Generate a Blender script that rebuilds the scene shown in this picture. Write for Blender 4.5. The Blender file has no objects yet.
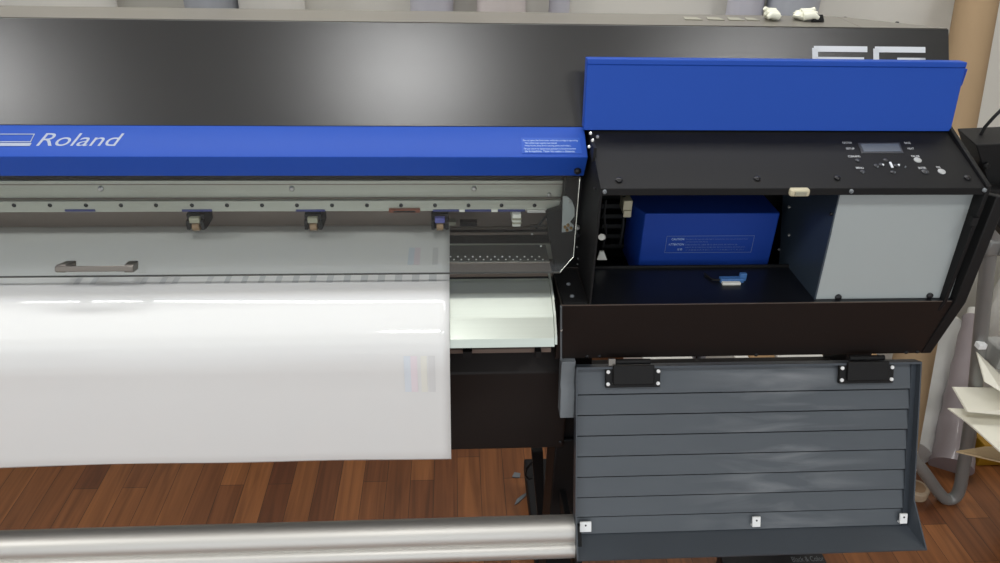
import bpy, math, random
from mathutils import Vector, Matrix
random.seed(4)
C = bpy.context.scene.collection
V = Vector

# ---------------------------------------------------------------- camera
F, CX, CY = 740., 500., 281.5
CP = V((0, 0, 1.6))
XA = V((12300, 111, -F)).normalized()
YA = V((-(111*437+F*F)/12300, 437, -F)).normalized()
ZA = XA.cross(YA)
R = Matrix((XA, YA, ZA))            # camera -> world
def at(px, py, X=None, Y=None, Z=None):
    r = R @ V((px-CX, CY-py, -F))
    for i, v in enumerate((X, Y, Z)):
        if v is not None:
            return CP + r*((v-CP[i])/r[i])
cam = bpy.data.cameras.new('camera'); co = bpy.data.objects.new('camera', cam); C.objects.link(co)
cam.sensor_width = 36; cam.lens = 36*F/1000; cam.clip_start = .02
co.matrix_world = Matrix.Translation(CP) @ R.to_4x4()
bpy.context.scene.camera = co

# ---------------------------------------------------------------- materials
def nt(name):
    m = bpy.data.materials.new(name); m.use_nodes = True
    n = m.node_tree.nodes; return m, n, m.node_tree.links, n['Principled BSDF']
def lin(c):
    return tuple((x/255/12.92 if x/255 <= .04045 else ((x/255+.055)/1.055)**2.4) for x in c) + (1,)
def mat(name, rgb, rough=.5, metal=0, spec=.5, var=.06, scale=(8, 8, 8), bump=0, bscale=200, aniso=None, coat=0):
    m, n, l, b = nt(name)
    c = lin(rgb)
    tc = n.new('ShaderNodeTexCoord'); mp = n.new('ShaderNodeMapping'); mp.inputs['Scale'].default_value = scale
    l.new(tc.outputs['Object'], mp.inputs['Vector'])
    no = n.new('ShaderNodeTexNoise'); no.inputs['Scale'].default_value = 1; no.inputs['Detail'].default_value = 5
    l.new(mp.outputs[0], no.inputs['Vector'])
    mx = n.new('ShaderNodeMix'); mx.data_type = 'RGBA'
    mx.inputs[6].default_value = tuple(max(0, x*(1-var)) for x in c[:3])+(1,)
    mx.inputs[7].default_value = tuple(min(1, x*(1+var)) for x in c[:3])+(1,)
    l.new(no.outputs['Fac'], mx.inputs[0]); l.new(mx.outputs[2], b.inputs['Base Color'])
    b.inputs['Roughness'].default_value = rough; b.inputs['Metallic'].default_value = metal
    b.inputs['Specular IOR Level'].default_value = spec
    b.inputs['Coat Weight'].default_value = coat
    if aniso:
        n2 = n.new('ShaderNodeTexNoise'); n2.inputs['Scale'].default_value = 1; n2.inputs['Detail'].default_value = 6
        mp2 = n.new('ShaderNodeMapping'); mp2.inputs['Scale'].default_value = aniso
        l.new(tc.outputs['Object'], mp2.inputs['Vector']); l.new(mp2.outputs[0], n2.inputs['Vector'])
        bm = n.new('ShaderNodeBump'); bm.inputs['Strength'].default_value = bump; bm.inputs['Distance'].default_value = .001
        l.new(n2.outputs['Fac'], bm.inputs['Height']); l.new(bm.outputs[0], b.inputs['Normal'])
    elif bump:
        n2 = n.new('ShaderNodeTexNoise'); n2.inputs['Scale'].default_value = bscale; n2.inputs['Detail'].default_value = 2
        l.new(tc.outputs['Object'], n2.inputs['Vector'])
        bm = n.new('ShaderNodeBump'); bm.inputs['Strength'].default_value = bump; bm.inputs['Distance'].default_value = .001
        l.new(n2.outputs['Fac'], bm.inputs['Height']); l.new(bm.outputs[0], b.inputs['Normal'])
    return m

M = dict(
 black_cover=mat('satin_black_cover', (20, 21, 22), .28, 0, .85, .1, (1.5, 60, 60), bump=.12, bscale=900),
 black=mat('black_steel', (24, 24, 25), .55, 0, .2, .1, bump=.08, bscale=1200),
 black_brown=mat('brown_black_paint', (30, 24, 22), .5, 0, .3, .05),
 black_gloss=mat('gloss_black_tray', (17, 19, 24), .38, 0, .5, .15, (30, 30, 30)),
 rubber=mat('black_plastic', (19, 19, 20), .6, 0, .3),
 blue=mat('blue_paint', (28, 74, 170), .5, 0, .25, .03, bump=.05, bscale=900),
 blue2=mat('blue_plastic', (26, 66, 160), .5, 0, .25, .03, bump=.05, bscale=900),
 grey_panel=mat('grey_sheet_metal', (160, 167, 167), .45, 0, .4, .02),
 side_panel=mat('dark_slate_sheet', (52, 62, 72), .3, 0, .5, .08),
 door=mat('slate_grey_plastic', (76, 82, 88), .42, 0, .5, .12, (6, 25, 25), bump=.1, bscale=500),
 door_edge=mat('dark_slate_edge', (62, 68, 75), .42, 0, .5, .1),
 grey_cap=mat('grey_plastic', (110, 115, 119), .5, 0, .4, .05),
 alu=mat('brushed_aluminium', (205, 212, 206), .3, .85, .5, .05, (.6, 140, 140), bump=.5, aniso=(.8, 500, 500)),
 apron=mat('pale_aluminium', (196, 203, 194), .32, .8, .5, .05, (.4, 260, 260), bump=.12, aniso=(.5, 700, 700)),
 rail=mat('rail_steel', (176, 178, 168), .33, .7, .5, .08, (.6, 160, 160), bump=.4, aniso=(.8, 500, 500)),
 rail_dark=mat('dark_extrusion', (128, 116, 108), .4, .4, .5, .12, (.6, 160, 160)),
 platen=mat('platen_grey', (92, 92, 88), .45, .5, .4, .12, (90, 90, 90)),
 bright=mat('bright_edge_metal', (225, 226, 220), .25, .8),
 tube=mat('silver_tube', (205, 203, 198), .48, .85, .5, .05, (3, 60, 60), bump=.15, bscale=60),
 chrome=mat('chrome', (190, 190, 188), .22, .95),
 handle=mat('pewter_metal', (125, 120, 114), .35, .9),
 screw=mat('zinc_screw', (200, 200, 198), .35, .8),
 white_screw=mat('white_nickel_screw', (238, 240, 240), .5, 0),
 dark_screw=mat('dark_screw', (40, 40, 42), .35, .5),
 film=mat('white_vinyl_film', (224, 225, 224), .07, 0, .45, .015, (2, 2, 2)),
 white=mat('white_ink', (222, 226, 230), .5), legend=mat('grey_ink', (190, 192, 194), .5), logo=mat('silver_ink', (160, 170, 190), .45, 0),
 text_pale=mat('pale_blue_ink', (190, 215, 240), .6), text_dim=mat('dim_blue_ink', (104, 128, 176), .6),
 sticker=mat('clear_blue_sticker', (34, 82, 180), .45, 0, .3),
 beige=mat('beige_plastic', (196, 188, 160), .5), white_plastic=mat('white_plastic', (222, 222, 214), .5),
 beige_dim=mat('olive_beige_plastic', (150, 148, 130), .5),
 conn_blue=mat('blue_connector', (66, 110, 165), .4), gold=mat('brass_pcb', (150, 118, 70), .4, .5, .5, .4, (200, 200, 200)),
 red_brown=mat('red_brown_plastic', (120, 66, 48), .5), label_blue=mat('indigo_label', (48, 56, 112), .4),
 purple=mat('violet_plastic', (84, 86, 150), .35), amber=mat('amber_roller', (138, 112, 84), .5),
 display=mat('lcd_glass', (92, 98, 106), .25), button=mat('silver_button', (170, 172, 172), .4),
 key=mat('dark_key', (44, 45, 48), .4),
 wall=mat('white_wall', (226, 224, 216), .85, 0, .2, .03, (3, 3, 3), bump=.1, bscale=120),
 ceil=mat('ceiling_paint', (226, 226, 222), .9),
 base=mat('baseboard_wood', (120, 80, 50), .5),
 card=mat('brown_cardboard_tube', (160, 136, 106), .8, 0, .2, .06, (30, 30, 6)),
 card_box=mat('kraft_cardboard', (160, 130, 96), .8, 0, .2, .06),
 card_in=mat('cardboard_edge', (140, 112, 84), .9),
 cream=mat('cream_board', (240, 237, 222), .6, 0, .3, .02), tan=mat('tan_board', (196, 172, 134), .7),
 paper_roll=mat('white_paper_roll', (216, 214, 208), .6, 0, .3, .03), roll_pink=mat('pinkish_roll', (212, 204, 202), .5),
 roll_lav=mat('lavender_roll', (190, 190, 200), .5), roll_grey=mat('pale_blue_grey_roll', (170, 174, 182), .5),
 mauve=mat('mauve_wrapped_roll', (150, 140, 143), .5, 0, .5, .12, (14, 14, 5), coat=.3),
 wrap=mat('clear_wrapped_roll', (196, 196, 194), .3, 0, .5, .14, (10, 10, 4), coat=.4),
 ladder=mat('grey_ladder_tube', (134, 134, 132), .4, .3), ladder_tread=mat('grey_ladder_tread', (150, 150, 147), .6),  # treads in a slightly lighter grey than the tubes
 yellow=mat('mustard_box', (176, 132, 30), .5), tissue=mat('white_rubber_glove', (226, 226, 210), .6, 0, .3, .05, (60, 60, 60)),
 tape=mat('yellowed_tape', (150, 148, 134), .4), top=mat('greige_top_sheet', (112, 108, 100), .4, 0, .5, .04, (.5, 9, 9)),
 tapeclear=mat('cloudy_tape', (168, 148, 124), .25, 0, .5, .3, (60, 60, 60)),
 navy=mat('charcoal_carton', (24, 24, 28), .5),
)
def film_transparent():
    m, n, l, b = nt('clear_acrylic')
    o = n['Material Output']; n.remove(b)
    t = n.new('ShaderNodeBsdfTransparent'); t.inputs['Color'].default_value = (.95, .96, .95, 1)
    g = n.new('ShaderNodeBsdfGlossy'); g.inputs['Roughness'].default_value = .03
    lw = n.new('ShaderNodeLayerWeight'); pw = n.new('ShaderNodeMath'); pw.operation = 'POWER'; pw.inputs[1].default_value = 4.5
    l.new(lw.outputs['Facing'], pw.inputs[0]); fr = n.new('ShaderNodeMath'); fr.operation = 'MULTIPLY_ADD'; l.new(pw.outputs[0], fr.inputs[0]); fr.inputs[1].default_value = .6; fr.inputs[2].default_value = .03
    mx = n.new('ShaderNodeMixShader')
    l.new(fr.outputs[0], mx.inputs[0]); l.new(t.outputs[0], mx.inputs[1]); l.new(g.outputs[0], mx.inputs[2]); l.new(mx.outputs[0], o.inputs[0])
    return m
M['acrylic'] = film_transparent()
def wood():
    m, n, l, b = nt('reddish_strip_parquet')
    tc = n.new('ShaderNodeTexCoord'); sp = n.new('ShaderNodeSeparateXYZ'); cb = n.new('ShaderNodeCombineXYZ')
    l.new(tc.outputs['Object'], sp.inputs[0]); l.new(sp.outputs[1], cb.inputs[0]); l.new(sp.outputs[0], cb.inputs[1])
    br = n.new('ShaderNodeTexBrick'); br.inputs['Scale'].default_value = 1
    br.inputs['Brick Width'].default_value = .34; br.inputs['Row Height'].default_value = .068
    br.inputs['Mortar Size'].default_value = .0009; br.inputs['Mortar Smooth'].default_value = .2; br.inputs['Bias'].default_value = -.1
    br.offset = .37; br.offset_frequency = 2; br.squash = 1.35; br.squash_frequency = 3
    br.inputs['Color1'].default_value = lin((140, 90, 52)); br.inputs['Color2'].default_value = lin((92, 54, 34))
    br.inputs['Mortar'].default_value = lin((62, 38, 26))
    l.new(cb.outputs[0], br.inputs['Vector'])
    mp = n.new('ShaderNodeMapping'); mp.inputs['Scale'].default_value = (45, 2.2, 1)
    l.new(tc.outputs['Object'], mp.inputs['Vector'])
    no = n.new('ShaderNodeTexNoise'); no.inputs['Scale'].default_value = 1; no.inputs['Detail'].default_value = 8; no.inputs['Distortion'].default_value = 1.2
    l.new(mp.outputs[0], no.inputs['Vector'])
    rp = n.new('ShaderNodeValToRGB'); rp.color_ramp.elements[0].color = (.55, .5, .48, 1); rp.color_ramp.elements[1].color = (1.25, 1.2, 1.15, 1)
    rp.color_ramp.elements[0].position = .3; rp.color_ramp.elements[1].position = .7
    l.new(no.outputs['Fac'], rp.inputs[0])
    mx = n.new('ShaderNodeMix'); mx.data_type = 'RGBA'; mx.blend_type = 'MULTIPLY'; mx.inputs[0].default_value = .8
    l.new(br.outputs['Color'], mx.inputs[6]); l.new(rp.outputs[0], mx.inputs[7]); l.new(mx.outputs[2], b.inputs['Base Color'])
    b.inputs['Roughness'].default_value = .38
    bm = n.new('ShaderNodeBump'); bm.inputs['Strength'].default_value = .15; bm.inputs['Distance'].default_value = .001
    l.new(no.outputs['Fac'], bm.inputs['Height']); l.new(bm.outputs[0], b.inputs['Normal'])
    return m
M['wood'] = wood()
def smudge_sheen(m, x0, x1, rgb):
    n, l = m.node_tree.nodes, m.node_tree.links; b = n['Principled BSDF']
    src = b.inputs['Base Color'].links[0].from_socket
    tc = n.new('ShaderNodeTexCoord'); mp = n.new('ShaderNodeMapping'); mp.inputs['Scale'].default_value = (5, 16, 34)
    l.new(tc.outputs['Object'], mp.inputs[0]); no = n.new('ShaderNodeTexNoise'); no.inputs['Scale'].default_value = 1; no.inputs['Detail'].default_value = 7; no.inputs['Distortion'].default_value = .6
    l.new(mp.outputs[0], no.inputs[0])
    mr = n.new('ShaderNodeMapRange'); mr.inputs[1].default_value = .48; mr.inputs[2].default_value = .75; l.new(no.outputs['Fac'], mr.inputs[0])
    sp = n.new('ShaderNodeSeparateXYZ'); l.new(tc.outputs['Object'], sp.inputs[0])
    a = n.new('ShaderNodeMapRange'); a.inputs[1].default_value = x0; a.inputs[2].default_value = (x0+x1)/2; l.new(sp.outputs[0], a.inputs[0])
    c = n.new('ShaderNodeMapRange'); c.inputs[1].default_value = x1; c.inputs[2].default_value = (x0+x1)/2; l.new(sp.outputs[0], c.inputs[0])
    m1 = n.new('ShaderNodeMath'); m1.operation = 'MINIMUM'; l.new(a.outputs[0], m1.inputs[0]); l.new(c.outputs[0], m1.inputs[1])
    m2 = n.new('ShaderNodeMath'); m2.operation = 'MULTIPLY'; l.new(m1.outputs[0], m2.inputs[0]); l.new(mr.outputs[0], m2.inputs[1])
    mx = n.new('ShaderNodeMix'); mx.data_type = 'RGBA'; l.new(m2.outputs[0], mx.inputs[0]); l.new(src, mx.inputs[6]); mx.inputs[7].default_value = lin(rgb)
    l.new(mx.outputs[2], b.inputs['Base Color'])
smudge_sheen(M['door'], .40, .80, (124, 128, 132))  # dust smudges and a lamp reflection, painted together as one lighter band

# ---------------------------------------------------------------- mesh helpers
class MB:
    def __init__(s): s.v = []; s.f = []
    def _add(s, vs, fs):
        o = len(s.v); s.v += [V(p) for p in vs]; s.f += [tuple(i+o for i in f) for f in fs]; return s
    def box(s, x0, x1, y0, y1, z0, z1):
        vs = [(x, y, z) for x in (x0, x1) for y in (y0, y1) for z in (z0, z1)]
        return s._add(vs, [(0, 1, 3, 2), (4, 6, 7, 5), (0, 4, 5, 1), (2, 3, 7, 6), (0, 2, 6, 4), (1, 5, 7, 3)])
    def prism(s, pts, vec):
        pts = [V(p) for p in pts]; vec = V(vec); n = len(pts)
        return s._add(pts+[p+vec for p in pts], [tuple(range(n))[::-1], tuple(range(n, 2*n))]+[(i, (i+1) % n, n+(i+1) % n, n+i) for i in range(n)])
    def px(s, prof, x0, x1):
        return s.prism([(x0, y, z) for y, z in prof], (x1-x0, 0, 0))
    def loft(s, A, B):
        n = len(A); return s._add(list(A)+list(B), [tuple(range(n))[::-1], tuple(range(n, 2*n))]+[(i, (i+1) % n, n+(i+1) % n, n+i) for i in range(n)])
    def tube(s, pts, r, n=16, caps=True):
        pts = [V(p) for p in pts]; rr = r if isinstance(r, (list, tuple)) else [r]*len(pts)
        vs = []; fs = []; up = None
        for k, p in enumerate(pts):
            t = (pts[min(k+1, len(pts)-1)]-pts[max(k-1, 0)]).normalized()
            if up is None: up = t.orthogonal().normalized()
            up = (up-t*up.dot(t)).normalized(); w = t.cross(up)
            for i in range(n):
                a = 2*math.pi*i/n; vs.append(p+(up*math.cos(a)+w*math.sin(a))*rr[k])
        for k in range(len(pts)-1):
            for i in range(n): fs.append((k*n+i, k*n+(i+1) % n, (k+1)*n+(i+1) % n, (k+1)*n+i))
        if caps: fs += [tuple(range(n))[::-1], tuple((len(pts)-1)*n+i for i in range(n))]
        return s._add(vs, fs)
    def obox(s, c, ax, ay, az):                      # box from centre and half axes
        c, ax, ay, az = V(c), V(ax), V(ay), V(az)
        vs = [c+ax*i+ay*j+az*k for i in (-1, 1) for j in (-1, 1) for k in (-1, 1)]
        return s._add(vs, [(0, 1, 3, 2), (4, 6, 7, 5), (0, 4, 5, 1), (2, 3, 7, 6), (0, 2, 6, 4), (1, 5, 7, 3)])
    def grid(s, fn, nu, nv):
        vs = [fn(i/nu, j/nv) for i in range(nu+1) for j in range(nv+1)]
        return s._add(vs, [(i*(nv+1)+j, (i+1)*(nv+1)+j, (i+1)*(nv+1)+j+1, i*(nv+1)+j+1) for i in range(nu) for j in range(nv)])
    def build(s, name, m, parent=None, bevel=0, smooth=False, solid=0, seg=2):
        off = org(parent)
        me = bpy.data.meshes.new(name)
        me.from_pydata([p-off for p in s.v], [], s.f); me.materials.append(M[m] if isinstance(m, str) else m)
        import bmesh
        b = bmesh.new(); b.from_mesh(me); bmesh.ops.recalc_face_normals(b, faces=b.faces) if not solid else None; b.to_mesh(me); b.free()
        o = bpy.data.objects.new(name, me); C.objects.link(o)
        if parent: o.parent = parent
        if solid:
            d = o.modifiers.new('solid', 'SOLIDIFY'); d.thickness = solid; d.offset = 0
        if bevel:
            d = o.modifiers.new('bevel', 'BEVEL'); d.width = bevel; d.segments = seg; d.limit_method = 'ANGLE'; d.angle_limit = math.radians(40)
        if smooth or bevel:
            me.polygons.foreach_set('use_smooth', [True]*len(me.polygons))
            me.set_sharp_from_angle(angle=math.radians(40))
        return o
def org(p):
    o = V((0, 0, 0))
    while p is not None: o = o+V(p.location); p = p.parent
    return o
def thing(name, loc, label, cat, group=None):
    o = bpy.data.objects.new(name, None); C.objects.link(o); o.location = loc; o.empty_display_size = .05
    return tag(o, label, cat, group)
def tag(o, label=None, cat=None, group=None, kind=None):
    if label: o['label'] = label
    if cat: o['category'] = cat
    if group: o['group'] = group
    if kind: o['kind'] = kind
    return o
def inst(o, loc, parent):
    c = o.copy(); C.objects.link(c); c.parent = parent; c.location = V(loc)-org(parent); return c
_m = {}
def disc(name, m, loc, nrm, r, h, parent, sides=14, dome=True):
    key = (name, m, round(r, 5), round(h, 5), tuple(round(x, 3) for x in nrm))
    if key not in _m:
        a = V((0, 0, 0)); n_ = V(nrm).normalized(); b = MB()
        b.tube([a-n_*h*.2, a+n_*h*.6, a+n_*h], [r, r, r*.6 if dome else r], sides)
        off = b.build(name, m, None, smooth=True); me = off.data; bpy.data.objects.remove(off); _m[key] = me
    o = bpy.data.objects.new(name, _m[key]); C.objects.link(o)
    o.parent = parent; o.location = V(loc)-org(parent); return o
def text(name, s, m, parent, loc, xd, yd, width=None, height=None, shear=0, ext=.0003, bold=0, spacing=1):
    cu = bpy.data.curves.new(name, 'FONT'); cu.body = s; cu.size = 1; cu.shear = shear; cu.extrude = 0; cu.offset = bold; cu.space_character = spacing
    t = bpy.data.objects.new(name, cu); C.objects.link(t)
    me = bpy.data.meshes.new_from_object(t); bpy.data.objects.remove(t); me.name = name
    xs = [v.co.x for v in me.vertices]; ys = [v.co.y for v in me.vertices]
    x0, x1, y0, y1 = min(xs), max(xs), min(ys), max(ys)
    sy = height/(y1-y0); sx = width/(x1-x0) if width else sy
    xd, yd = V(xd).normalized(), V(yd).normalized(); zd = xd.cross(yd); off = org(parent); loc = V(loc)
    for v in me.vertices:
        v.co = loc + xd*((v.co.x-x0)*sx) + yd*((v.co.y-y0)*sy) + zd*ext - off
    me.materials.clear(); me.materials.append(M[m])
    o = bpy.data.objects.new(name, me); C.objects.link(o); o.parent = parent; return o
def yz(px, py, **k):
    p = at(px, py, **k); return (p.y, p.z)

# ---------------------------------------------------------------- setting
YW = 2.15
def struct(name, mb, m): o = mb.build(name, m); o['kind'] = 'structure'; return o
struct('floor', MB().box(-3.2, 3.0, -1.6, YW, -.05, 0), 'wood')
struct('wall_back', MB().box(-3.2, 3.0, YW, YW+.08, 0, 2.75), 'wall')
struct('wall_right', MB().box(2.92, 3.0, -1.6, YW, 0, 2.75), 'wall')
struct('wall_left', MB().box(-3.28, -3.2, -1.6, YW, 0, 2.75), 'wall')
struct('baseboard_back', MB().box(-3.2, 2.92, YW-.015, YW, 0, .07), 'base')
struct('ceiling', MB().box(-3.2, 3.0, -1.6, YW, 2.75, 2.8), 'ceil')

# ---------------------------------------------------------------- the printer
P = thing('large_format_printer', (0, 1.2, 0), 'wide black and blue large format inkjet printer with its right lid and front door open', 'printer')
XL = -1.95
# cross-section of the middle
barB = V(yz(300, 176, Y=1.142)); barM = V(yz(300, 157, Y=1.12)); barT = V(yz(300, 126.3, Y=1.176)); covT = V(yz(300, 21, Y=1.264))
ZT = covT.y; topB = V(yz(300, 12, Z=ZT-.004))
XRc = at(948.5, 30, Y=1.264).x         # right end of cover
# black sloping cover
cn = V((0, -(covT.y-barT.y), (covT.x-barT.x))).normalized()        # outward normal of slope
mb = MB(); th = .02
mb.px([(barT.x, barT.y), (covT.x, covT.y), (covT.x+.03, covT.y-.03), (barT.x+.03, barT.y)], XL, XRc)
cover = mb.build('top_cover', 'black_cover', P, bevel=.0015)
mb = MB()
tp_ = [(covT.x+.001, ZT+.0005), (topB.x, topB.y+.0045), (topB.x+.09, topB.y-.09), (topB.x+.07, topB.y-.1), (topB.x-.01, topB.y-.012), (covT.x+.012, ZT-.014)]
XTp = at(844, 20, Z=ZT).x
mb.px(tp_, XL, XTp)
k_ = topB.x-covT.x-.004
mb.loft([(XTp, y, z) for y, z in tp_], [(XRc-.001, y-(k_ if i in (1, 2, 3, 4) else 0), z) for i, (y, z) in enumerate(tp_)])
tops = mb.build('top_sheet', 'top', P, bevel=.001)
# chassis behind
mb = MB()
mb.px([(barT.x+.05, barT.y-.02), (covT.x+.035, covT.y-.045), (topB.x+.05, topB.y-.12), (topB.x+.1, 1.0), (1.33, .93), (1.33, barT.y-.03)], XL, XTp-.01)
mb.build('chassis', 'black', P, bevel=.002)
# SG emblem on the slope: X from pixel, height along slope
slope = V((0, covT.x-barT.x, covT.y-barT.y)).normalized()
def on_slope(px, py):
    r = R @ V((px-CX, CY-py, -F)); p0 = V((0, covT.x, covT.y)); t = (p0-CP).dot(cn)/r.dot(cn); return CP+r*t
sg = MB(); w = .0098
s0 = on_slope(812, 46); s1 = on_slope(867, 46); g0 = on_slope(873, 47); g1 = on_slope(925, 47)
def bar(x0, x1, d0, d1):  # distances down the slope
    base = V((0, s0.y, s0.z))
    a = [V((x, 0, 0))+base-slope*d+cn*.0004 for x, d in ((x0, d1), (x1, d1), (x1, d0), (x0, d0))]
    sg.prism(a, cn*.0006)
H = .062
bar(s0.x+.003, s1.x, 0, w); bar(s0.x, s0.x+w, .0035, .36*H+w*.5); bar(s0.x+.006, s1.x-.006, H*.30, H*.30+w); bar(s1.x-w, s1.x, H*.30+.006, H-.004); bar(s0.x, s1.x-.006, H-w, H)
bar(g0.x+.003, g1.x, 0, w); bar(g0.x, g0.x+w, .0035, H-.006); bar(g0.x+.006, g1.x, H-w, H); bar(g1.x-w, g1.x, H*.30, H-w+.001); bar(g0.x+.042, g1.x, H*.30, H*.30+w)
sg.build('model_emblem', 'white', cover)

# blue front bar
XB = at(588, 157, Y=1.12).x
mb = MB()
mb.px([(barT.x, barT.y), (barM.x, barM.y), (barB.x, barB.y), (barB.x+.006, barB.y), (barT.x+.028, barT.y-.03), (barT.x+.03, barT.y-.002)], XL, XB)
bar_o = mb.build('front_bar', 'blue', P, bevel=.0012)
bd = V((0, barT.x-barM.x, barT.y-barM.y)).normalized(); bn = V((1, 0, 0)).cross(bd)
def on_bar(px, py):
    r = R @ V((px-CX, CY-py, -F)); p0 = V((0, barM.x, barM.y)); t = (p0-CP).dot(bn)/r.dot(bn); return CP+r*t
a = on_bar(36, 146); b_ = on_bar(121, 146); c_ = on_bar(121, 133.6)
text('brand_lettering', 'Roland', 'logo', bar_o, a, (1, 0, 0), bd, width=b_.x-a.x, height=(c_-b_).length, shear=.3, bold=.0)
lg = MB()
def qd(mb_, pts, n_, h0=.0002, h=.0006):
    mb_.prism([V(p)+n_*h0 for p in pts], n_*h)
o1 = [on_bar(*q) for q in ((-6, 142.3), (31, 142.3), (35, 134), (-1, 134))]
o2 = [on_bar(*q) for q in ((-4.6, 141.6), (30.5, 141.6), (34, 134.7), (-.6, 134.7))]
for i in range(4):
    j = (i+1) % 4; qd(lg, (o1[i], o1[j], o2[j], o2[i]), bn)
qd(lg, [on_bar(*q) for q in ((-7, 146.2), (30, 146.2), (31.8, 143.2), (-6, 143.2))], bn)
lg.build('brand_emblem', 'logo', bar_o)
st = MB(); qd(st, [on_bar(*q) for q in ((522, 153.6), (582, 153.8), (579.5, 138.2), (521, 138))], bn); stk = st.build('warning_sticker', 'sticker', bar_o)
for s_, x, y, w_ in (('Do not open the front cover while the carriage is operating.', 523, 142.0, 55), ('The machine stops urgently when opened.', 525, 144.6, 32), ('Keep hands away from moving parts and rollers.', 525, 147.2, 46), ('Close before printing.', 525, 147.2, 0), ('Ne pas ouvrir le capot avant pendant le fonctionnement', 524, 150.3, 52), ('de la machine. Tenir les mains a distance.', 525, 152.6, 50)):
    if w_: text('sticker_text', s_, 'text_pale', stk, on_bar(x, y)+bn*.0008, (1, 0, 0), bd, width=on_bar(x+w_, y).x-on_bar(x, y).x, height=.0042)
disc('bumper_knob', 'dark_screw', at(577.5, 170.5, Y=1.134), (0, -1, -.5), .006, .006, bar_o)

# acrylic front window
wy0, wy1 = 1.146, 1.06
wz0 = barB.y+.004; wz1 = at(300, 274.5, Y=1.06).z
def on_win(px, py):
    d = V((0, wy1-wy0, wz1-wz0)).normalized(); n_ = d.cross(V((1, 0, 0))); r = R @ V((px-CX, CY-py, -F)); t = (V((0, wy0, wz0))-CP).dot(n_)/r.dot(n_); return CP+r*t
wn = V((0, wz1-wz0, -(wy1-wy0))).normalized()
e1 = on_win(580, 177); e2 = on_win(573.5, 257); e3 = on_win(560, 272)
win = MB(); win.prism([(XL, wy0, wz0), (e1.x, wy0, wz0), tuple(e2), (e3.x, wy1, wz1), (XL, wy1, wz1)], wn*.003)
wo = win.build('front_window', 'acrylic', P)
tag(wo, 'clear acrylic front window')
we = MB(); we.px([(wy1-.001, wz1-.0012), (wy1+.003, wz1-.0012), (wy1+.003, wz1+.0), (wy1-.001, wz1+.0)], XL, e3.x); we.build('window_edge_strip', 'platen', wo)
ed = MB()
ed.tube([e1-wn*.001, e2-wn*.001, e3-wn*.001], .0009, 6); ed.build('window_edge', 'bright', wo)
# handle
hA = on_win(69, 268); hB = on_win(136, 268)
wu = V((0, wy0-wy1, wz0-wz1)).normalized()
hn = -wn if wn.y > 0 else wn
hh = MB()
z0 = .006
a, b_ = hA+hn*.026-wu*.002, hB+hn*.026-wu*.002
for p, sx in ((hA, 1), (hB, -1)):
    q = p+hn*.026-wu*.002
    hh.loft([p+V((sx*.004-.008, 0, 0))+wu*.012, p+V((sx*.004+.008, 0, 0))+wu*.012, p+V((sx*.004+.008, 0, 0))-wu*.002, p+V((sx*.004-.008, 0, 0))-wu*.002],
            [q+V((-.0075, 0, 0))+wu*.006, q+V((.0075, 0, 0))+wu*.006, q+V((.0075, 0, 0))-wu*.006, q+V((-.0075, 0, 0))-wu*.006])
hh.obox((a+b_)/2, V(((b_.x-a.x)/2+.0075, 0, 0)), wu*.0045, hn*.003)
hh.build('handle', 'handle', wo, bevel=.0015)

# rail beam inside
def zr(py, Y, px=300): return at(px, py, Y=Y).z
XI = at(563, 190, Y=1.21).x
Yb = 1.215
beam = MB(); beam.px([(Yb, zr(180.5, Yb)), (Yb, zr(199, Yb)), (Yb+.05, zr(199, Yb)), (Yb+.05, zr(180.5, Yb))], XL, XI)
beam_o = beam.build('guide_beam', 'rail', P, bevel=.001)
g = MB(); g.px([(Yb-.003, zr(198, Yb-.003)), (Yb-.003, zr(200.5, Yb-.003)), (Yb+.02, zr(201, Yb)), (Yb+.02, zr(198, Yb))], XL, XI); g.build('groove_strip', 'rail_dark', P)
g = MB(); g.px([(Yb-.0008, zr(184, Yb)), (Yb-.0008, zr(184.8, Yb)), (Yb+.01, zr(184.8, Yb)), (Yb+.01, zr(184, Yb))], XL, XI); g.build('groove_strip', 'rail_dark', P)
Yr = 1.205
g = MB(); g.px([(Yr, zr(200.8, Yr)), (Yr, zr(211.5, Yr)), (Yr+.03, zr(212, Yr)), (Yr+.03, zr(200, Yr))], XL, XI); rail_o = g.build('linear_rail', 'rail', P, bevel=.001)
for px in (101, 292, 474): disc('screw', 'screw', at(px, 188.5, Y=Yb), (0, -1, 0), .0048, .004, beam_o)
disc('screw', 'screw', at(549, 194.5, Y=Yb), (0, -1, 0), .004, .004, beam_o)
xb = [14, 50, 86, 121, 156, 192, 227, 262, 297, 332, 367, 401, 435, 468.5, 501.5, 534.5]
for px in xb: disc('rail_bolt', 'dark_screw', at(px, 205.3, Y=Yr), (0, -1, 0), .0036, .0012, rail_o)
for i in range(1, 12): disc('rail_bolt', 'dark_screw', at(14, 205.3, Y=Yr)+V((-.0585*i, 0, 0)), (0, -1, 0), .0036, .0012, rail_o)
for a_, b2 in ((65, 95), (182, 212), (296, 325), (433, 459), (465, 491), (498, 525)):
    p, q = at(a_, 210.6, Y=Yr-.001), at(b2, 210.6, Y=Yr-.001); l_ = MB(); l_.box(p.x, q.x, Yr-.0016, Yr+.001, p.z-.0018, p.z+.0018); l_.build('pinch_mark', 'label_blue', rail_o)
for a_, b2 in ((459.3, 464.7), (491.5, 497.5)):
    p, q = at(a_, 210.6, Y=Yr-.001), at(b2, 210.6, Y=Yr-.001); l_ = MB(); l_.box(p.x, q.x, Yr-.0024, Yr+.001, p.z-.002, p.z+.0025); l_.build('white_tab', 'white_plastic', rail_o)
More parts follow.
